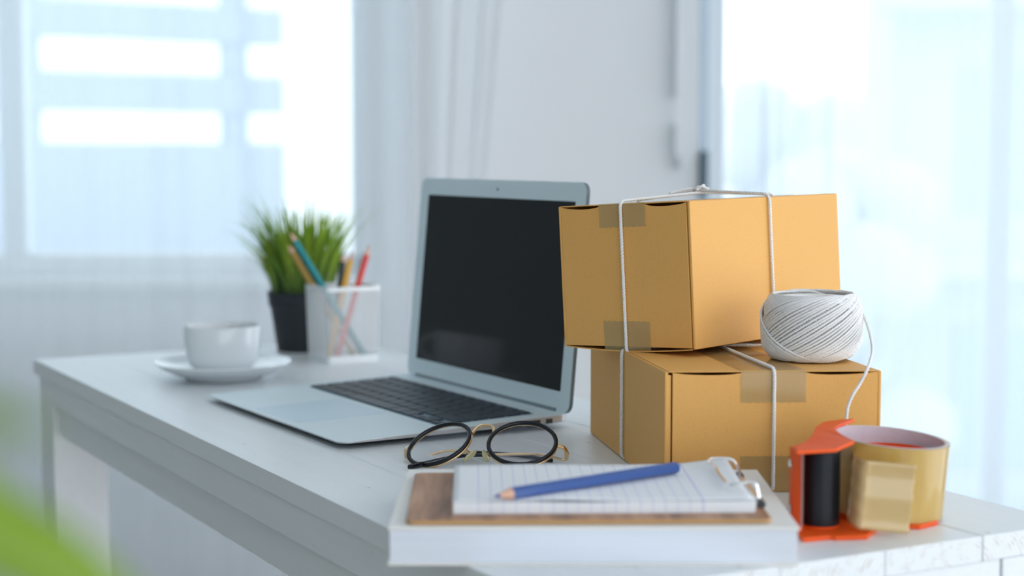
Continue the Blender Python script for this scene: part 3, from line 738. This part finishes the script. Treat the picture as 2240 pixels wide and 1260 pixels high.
# ------------------------------------------------------------------ potted grass
pg = empty('potted_grass', (-.263, 2.098, T), 0, 'artificial green grass in a black tapered pot behind the pencil holder', 'plant')
MB().lathe([(0, .001), (.031, 0), (.0325, .001), (.0405, .056), (.0425, .0565), (.0445, .074), (.0438, .075), (.0420, .074), (.0395, .056), (0, .055)], 48).build('pot', 'pot_black', pg, True)
MB().lathe([(0, .069), (.0422, .067)], 32).build('soil', 'soil', pg)
rg = random.Random(11); vs = []; fs = []; cols = []
for i in range(430):
    a = rg.uniform(0, 6.283); q = .036 * math.sqrt(rg.random()); bx0, by0 = q * math.cos(a), q * math.sin(a)
    lean = (q / .036) ** 1.0 * rg.uniform(.25, 1.0) + rg.uniform(0, .15); L = rg.uniform(.070, .125) * (1 - .08 * lean); wd = rg.uniform(.0016, .0034)
    if i % 9 == 0: lean = rg.uniform(.7, 1.35); L = rg.uniform(.12, .155); wd = rg.uniform(.001, .002)
    a2 = a + rg.uniform(-.5, .5); dx, dy = math.cos(a2), math.sin(a2); tx, ty = -dy, dx
    if rg.random() < .35: tx, ty = 1, 0
    n0 = len(vs); seg = 6; curv = rg.uniform(.5, 1.1) * lean; hue = rg.random()
    x = 0; z = .064; an = .15 * lean
    for s in range(seg + 1):
        t = s / seg; ww = wd * (1 - t ** 1.6) + .0002
        px_, py_ = bx0 + dx * x, by0 + dy * x
        vs += [(px_ - tx * ww, py_ - ty * ww, z), (px_ + tx * ww, py_ + ty * ww, z)]
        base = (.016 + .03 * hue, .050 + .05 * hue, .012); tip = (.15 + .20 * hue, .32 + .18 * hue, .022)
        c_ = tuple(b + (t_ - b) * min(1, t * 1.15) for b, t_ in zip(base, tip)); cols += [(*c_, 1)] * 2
        an = .18 * lean + curv * t * 1.1; x += math.sin(an) * L / seg; z += math.cos(an) * L / seg
    fs += [(n0 + 2 * s, n0 + 2 * s + 1, n0 + 2 * s + 3, n0 + 2 * s + 2) for s in range(seg)]
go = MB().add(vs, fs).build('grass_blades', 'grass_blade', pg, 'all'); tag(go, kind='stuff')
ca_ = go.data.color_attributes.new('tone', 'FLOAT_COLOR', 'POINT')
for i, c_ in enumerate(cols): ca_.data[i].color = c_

# ------------------------------------------------------------------ mesh pencil holder
hps = R(28); hs = .0655; hc = Vector((-.2165, 1.957, T)); er = Vector((math.cos(hps), math.sin(hps), 0)); el = Vector((-math.sin(hps), math.cos(hps), 0))
hcen = hc + (er + el) * hs / 2
ho = empty('pencil_holder', hcen, hps, 'square white wire mesh pencil holder', 'pencil holder')
hh2 = .090; tb = hs / 2 - .001; tt = hs / 2 + .0015
def side_pt(k, u, z):
    q = tb + (tt - tb) * z / hh2; v = (u * q, -q)
    for _ in range(k): v = (-v[1], v[0])
    return Vector((v[0], v[1], z))
for k in range(4):
    mb = MB(); nu, nz = 22, 26; z0, z1 = .008, hh2 - .006; wv = .22
    # diagonal lattice built as flat diamonds frames
    def pt(a, b): return side_pt(k, -1 + 2 * a / nu, z0 + (z1 - z0) * b / nz)
    for i in range(nu):
        for j in range(nz):
            cx_, cy_ = i + .5, j + .5
            o_ = [(cx_ - .5, cy_), (cx_, cy_ - .5), (cx_ + .5, cy_), (cx_, cy_ + .5)]; i_ = [(cx_ + (a - cx_) * .80, cy_ + (b - cy_) * .80) for a, b in o_]
            P4 = [pt(*p) for p in o_] + [pt(*p) for p in i_]
            mb.add(P4, [(t, (t + 1) % 4, 4 + (t + 1) % 4, 4 + t) for t in range(4)])
            if i < nu - 1 and j < nz - 1:
                cx_, cy_ = i + 1., j + 1.; o_ = [(cx_ - .5, cy_), (cx_, cy_ - .5), (cx_ + .5, cy_), (cx_, cy_ + .5)]; i_ = [(cx_ + (a - cx_) * .80, cy_ + (b - cy_) * .80) for a, b in o_]
                P4 = [pt(*p) for p in o_] + [pt(*p) for p in i_]
                mb.add(P4, [(t, (t + 1) % 4, 4 + (t + 1) % 4, 4 + t) for t in range(4)])
    mb.build('mesh_side', 'holder_white', ho, solid=.0005)
def ring_band(z0, z1, th, name):
    mb = MB(); pts = []
    for z in (z0, z1):
        for off in (th / 2, -th / 2):
            q = tb + (tt - tb) * z / hh2 + off
            pts.append([Vector((x, y, z)) for x, y in rrect(-q, q, -q, q, .004 + off, 3)])
    n = len(pts[0]); vs = [p for l in pts for p in l]; fs = []
    for i in range(n):
        j = (i + 1) % n
        fs += [(i, j, 2 * n + j, 2 * n + i), (n + j, n + i, 3 * n + i, 3 * n + j), (2 * n + i, 2 * n + j, 3 * n + j, 3 * n + i), (j, i, n + i, n + j)]
    mb.add(vs, fs).build(name, 'holder_white', ho, True)
ring_band(hh2 - .0055, hh2, .0022, 'rim'); ring_band(0, .0085, .0018, 'base_band')
MB().prism(rrect(-tb, tb, -tb, tb, .004, 3), .0010, .0020).build('floor_plate', 'holder_white', ho)
def hpnt(x, y, z): return hcen + er * x + el * y + Vector((0, 0, z))
G = 'coloured pencils in the mesh holder'
def inworld(px, py, Y):  # helper for leaning pencils: image ray at a given distance, evaluated once to metric coordinates
    return Vector(((px - 1120) / 3666 * Y * 1.01, Y, 1 - (py - 330) / 3666 * Y))
pencil('pencil', (-.2640, 1.990, T + .1536), (-.1745, 1.984, T + .0065), .0037, 'pencil_teal', 'pencil_wood', 'pencil_wood', 'teal pencil leaning left in the mesh holder, topmost of its bunch', G)
pencil('pencil', (-.2640, 2.013, T + .1430), (-.1800, 2.004, T + .0065), .0037, 'pencil_navy', 'pencil_wood', 'lead_dark', 'dark navy pencil leaning left in the mesh holder beside the teal one', G)
pencil('pencil', (-.2690, 2.006, T + .1385), (-.1905, 1.998, T + .0065), .0037, 'pencil_ochre', 'pencil_wood', 'lead_yellow', 'ochre pencil with yellow lead leaning left in the mesh holder', G)
pencil('pencil', (-.2031, 2.020, T + .1285), (-.2170, 2.010, T + .0055), .0037, 'pencil_black', 'pencil_wood', 'lead_dark', 'black pencil standing behind the yellow one in the mesh holder', G)
pencil('pencil', (-.1912, 2.002, T + .1312), (-.2180, 1.984, T + .0055), .0037, 'pencil_yellow', 'pencil_wood', 'lead_dark', 'yellow pencil standing upright in the mesh holder', G)
pencil('pencil', (-.1700, 1.995, T + .1376), (-.2080, 1.975, T + .0055), .0037, 'pencil_red', 'pencil_wood', 'pencil_red', 'red pencil leaning right in the mesh holder', G)

# ------------------------------------------------------------------ tape dispenser with roll
dc = Vector((.2600, 1.1310, T)); Q = Euler((R(2.2), R(4.5), 0)).to_matrix().to_4x4()
td = empty('tape_dispenser', dc, 0, 'orange hand tape dispenser with black roller, lying on its side', 'tape dispenser')
def DW(x, y): return (x - dc.x, y - dc.y)
def tr(pts): return [DW(*p) for p in pts]
top = [(0.1847, 1.0881, 0.057), (0.1838, 1.0689, 0.057), (0.2109, 1.0774, 0.057), (0.2258, 1.0937, 0.0595), (0.2211, 1.1105, 0.0605), (0.2211, 1.1388, 0.0605), (0.2279, 1.1535, 0.0605), (0.2436, 1.1789, 0.0605), (0.234, 1.1763, 0.0605), (0.2189, 1.166, 0.0605), (0.2092, 1.1437, 0.0605), (0.2019, 1.1163, 0.0595), (0.1945, 1.1007, 0.0575)]   # plan outline with height: it climbs from the nose to the hub
n = len(top); vs = [(x - dc.x, y - dc.y, z) for x, y, z in top] + [(x - dc.x, y - dc.y, z - .0024) for x, y, z in top]
MB().add(vs, [(0, 1, 2, 12), (2, 3, 11, 12), (3, 4, 10, 11), (4, 5, 10), (5, 6, 9, 10), (6, 7, 8, 9)] + [tuple(n + i for i in f_)[::-1] for f_ in ((0, 1, 2, 12), (2, 3, 11, 12), (3, 4, 10, 11), (4, 5, 10), (5, 6, 9, 10), (6, 7, 8, 9))] + [(i, n + i, n + (i + 1) % n, (i + 1) % n) for i in range(n)]).build('top_arm', 'orange_plastic', td, bevel=.0005)
bot = [(.1850, 1.1075), (.1862, 1.0560), (.2053, 1.0634), (.2080, 1.0610), (.2290, 1.0640), (.2420, 1.0900), (.2500, 1.0960), (.2700, 1.0925), (.2850, 1.1060), (.2915, 1.1280), (.2870, 1.1520), (.2720, 1.1700), (.2450, 1.1740), (.2190, 1.1690), (.2000, 1.1480), (.1950, 1.1330)]
MB().prism(tr(bot), 0, .0030).build('base_arm', 'orange_plastic', td, bevel=.0006)
nose = [(.1842, 1.1000), (.1846, 1.0900), (.1885, 1.0800), (.1905, 1.0808), (.1866, 1.0907), (.1862, 1.1000)]
MB().prism(tr(nose), .003, .0550).build('nose_wall', 'orange_plastic', td, bevel=.0004)
# serrated blade on the nose
bp0, bp1 = Vector((*DW(.1890, 1.0798), 0)), Vector((*DW(.1902, 1.0780), 0)); vs = []; fs = []; n = 46
for i in range(n + 1):
    z = .005 + .049 * i / n; vs += [(bp0.x, bp0.y, z), (bp1.x, bp1.y, z) if i % 2 else (bp0.x * .6 + bp1.x * .4, bp0.y * .6 + bp1.y * .4, z)]
fs = [(2 * i, 2 * i + 1, 2 * i + 3, 2 * i + 2) for i in range(n)]
MB().add(vs, fs).build('blade', 'blade_steel', td, solid=.0006)
for z in (.0440, .0140):
    MB().lathe([(0, .0017), (.0022, .0013), (.0031, 0)], 14, Matrix.Translation((*DW(.1842, 1.0950), z)) @ Matrix.Rotation(R(-96), 4, 'Y')).build('bolt', 'chrome', td, True)
MB().lathe([(0, .0040), (.0115, .0040), (.0123, .0046), (.0123, .0544), (.0115, .0550), (.0080, .0550), (.0074, .0530), (0, .0530)], 40, Matrix.Translation((*DW(.2045, 1.0940), 0))).build('roller', 'black_rubber', td, True)
MB().lathe([(.0085, .002), (.0120, .002), (.0120, .0040), (0, .0040)], 32, Matrix.Translation((*DW(.2045, 1.0940), 0))).build('roller_collar', 'orange_plastic', td, True)
MB().lathe([(0, .003), (.0352, .003), (.0352, .0450), (.0335, .0450), (.0332, .0045), (0, .0045)], 48, Matrix.Translation((-.0055, .0035, 0))).build('hub', 'orange_plastic', td, True)
roll = empty('packing_tape_roll', dc + Vector((-.0055, .0035, .0052)), 0, 'roll of tan packing tape mounted on the orange dispenser', 'tape roll'); roll.rotation_euler = (R(1.5), R(4.5), 0)
ro, ri, rh = .0402, .0366, .0500
MB().lathe([(ri + .0014, .0002), (ro, 0), (ro, rh), (ri + .0014, rh - .0003)], 96).build('tape_winding', 'tape_roll', roll, True, angle=50)
MB().lathe([(ri + .0014, rh - .0002), (ro - .0003, rh + .0001)], 96).build('winding_edge', 'tape_end', roll)
MB().lathe([(ri, 0), (ri + .0015, 0), (ri + .0015, rh + .0002), (ri, rh + .0002), (ri, 0)], 96).build('core', 'tape_core', roll, True, angle=50)
# loose tape: leaves the roll behind the roller, folds and sticks out to the right
fl = [(-.0300, -.0275), (-.0320, -.0350), (-.0332, -.0440), (-.0330, -.0540), (-.0312, -.0610), (-.0285, -.0640), (-.0245, -.0640), (-.0150, -.0648), (-.0050, -.0655), (.0022, -.0660)]
pp = smooth_path([(x, y, 0) for x, y in fl], 5); vs = []; n = 20
for p in pp:
    for j in range(n + 1): vs.append((p.x + .0003 * math.sin(j * 1.3 + p.x * 300), p.y + .0006 * math.sin(j * .5), -.0005 + .0455 * j / n))
N_ = len(pp); fs = [(a * (n + 1) + j, a * (n + 1) + j + 1, (a + 1) * (n + 1) + j + 1, (a + 1) * (n + 1) + j) for a in range(N_ - 1) for j in range(n)]
for j in range(n + 1):
    x, y_, z = vs[-(n + 1) + j]; vs[-(n + 1) + j] = (x + (.0007 if j % 2 else 0), y_, z)
MB().add(vs, fs).build('loose_tape', 'tape_film', roll, 'all', solid=.00012)['label'] = 'free end of tan tape with a serrated cut'

# ------------------------------------------------------------------ plant close to the lens (bottom left)
fp = empty('foreground_plant', (-.42, .20, 0), 0, 'blurred bright green leaves very close to the camera at bottom left', 'plant')
MB().lathe([(0, 0), (.09, 0), (.11, .2), (.12, .2), (.12, .23), (.105, .23), (.1, .2), (0, .19)], 32).build('pot', 'terracotta', fp, True)
MB().tube(smooth_path([(0, 0, .19), (.01, .02, .5), (.02, .03, .78)], 8), .006, 10).build('stem', 'stem_green', fp, True)
def leaf(pts, wd):
    P_ = smooth_path(pts, 8); n = len(P_); vs = []; fs = []
    for i, p in enumerate(P_):
        t = i / (n - 1); ww = wd * math.sin(math.pi * min(1, .08 + .92 * t)) ** .7 + .0004
        d = (P_[min(i + 1, n - 1)] - P_[max(i - 1, 0)]).normalized(); s_ = d.cross(Vector((.25, -.9, .35))).normalized()
        vs += [p - s_ * ww, p + Vector((0, .001, -.0015)), p + s_ * ww]
    for i in range(n - 1): fs += [(3 * i, 3 * i + 1, 3 * i + 4, 3 * i + 3), (3 * i + 1, 3 * i + 2, 3 * i + 5, 3 * i + 4)]
    MB().add(vs, fs).build('leaf', 'leaf_near', fp, 'all', solid=.0005)
b0 = Vector((-.42, .20, 0))
def F(x, y, z): return Vector((x, y, z)) - b0
leaf([F(-.40, .23, .77), F(-.22, .29, .910), F(-.125, .31, .936), F(-.098, .315, .927), F(-.076, .320, .909), F(-.064, .322, .888)], .0085)
leaf([F(-.40, .23, .76), F(-.26, .28, .930), F(-.16, .27, .958), F(-.100, .255, .962), F(-.070, .25, .958)], .0045)
leaf([F(-.40, .23, .78), F(-.45, .30, .90), F(-.46, .38, .94)], .010)
leaf([F(-.40, .23, .78), F(-.48, .18, .92), F(-.56, .15, .95)], .010)
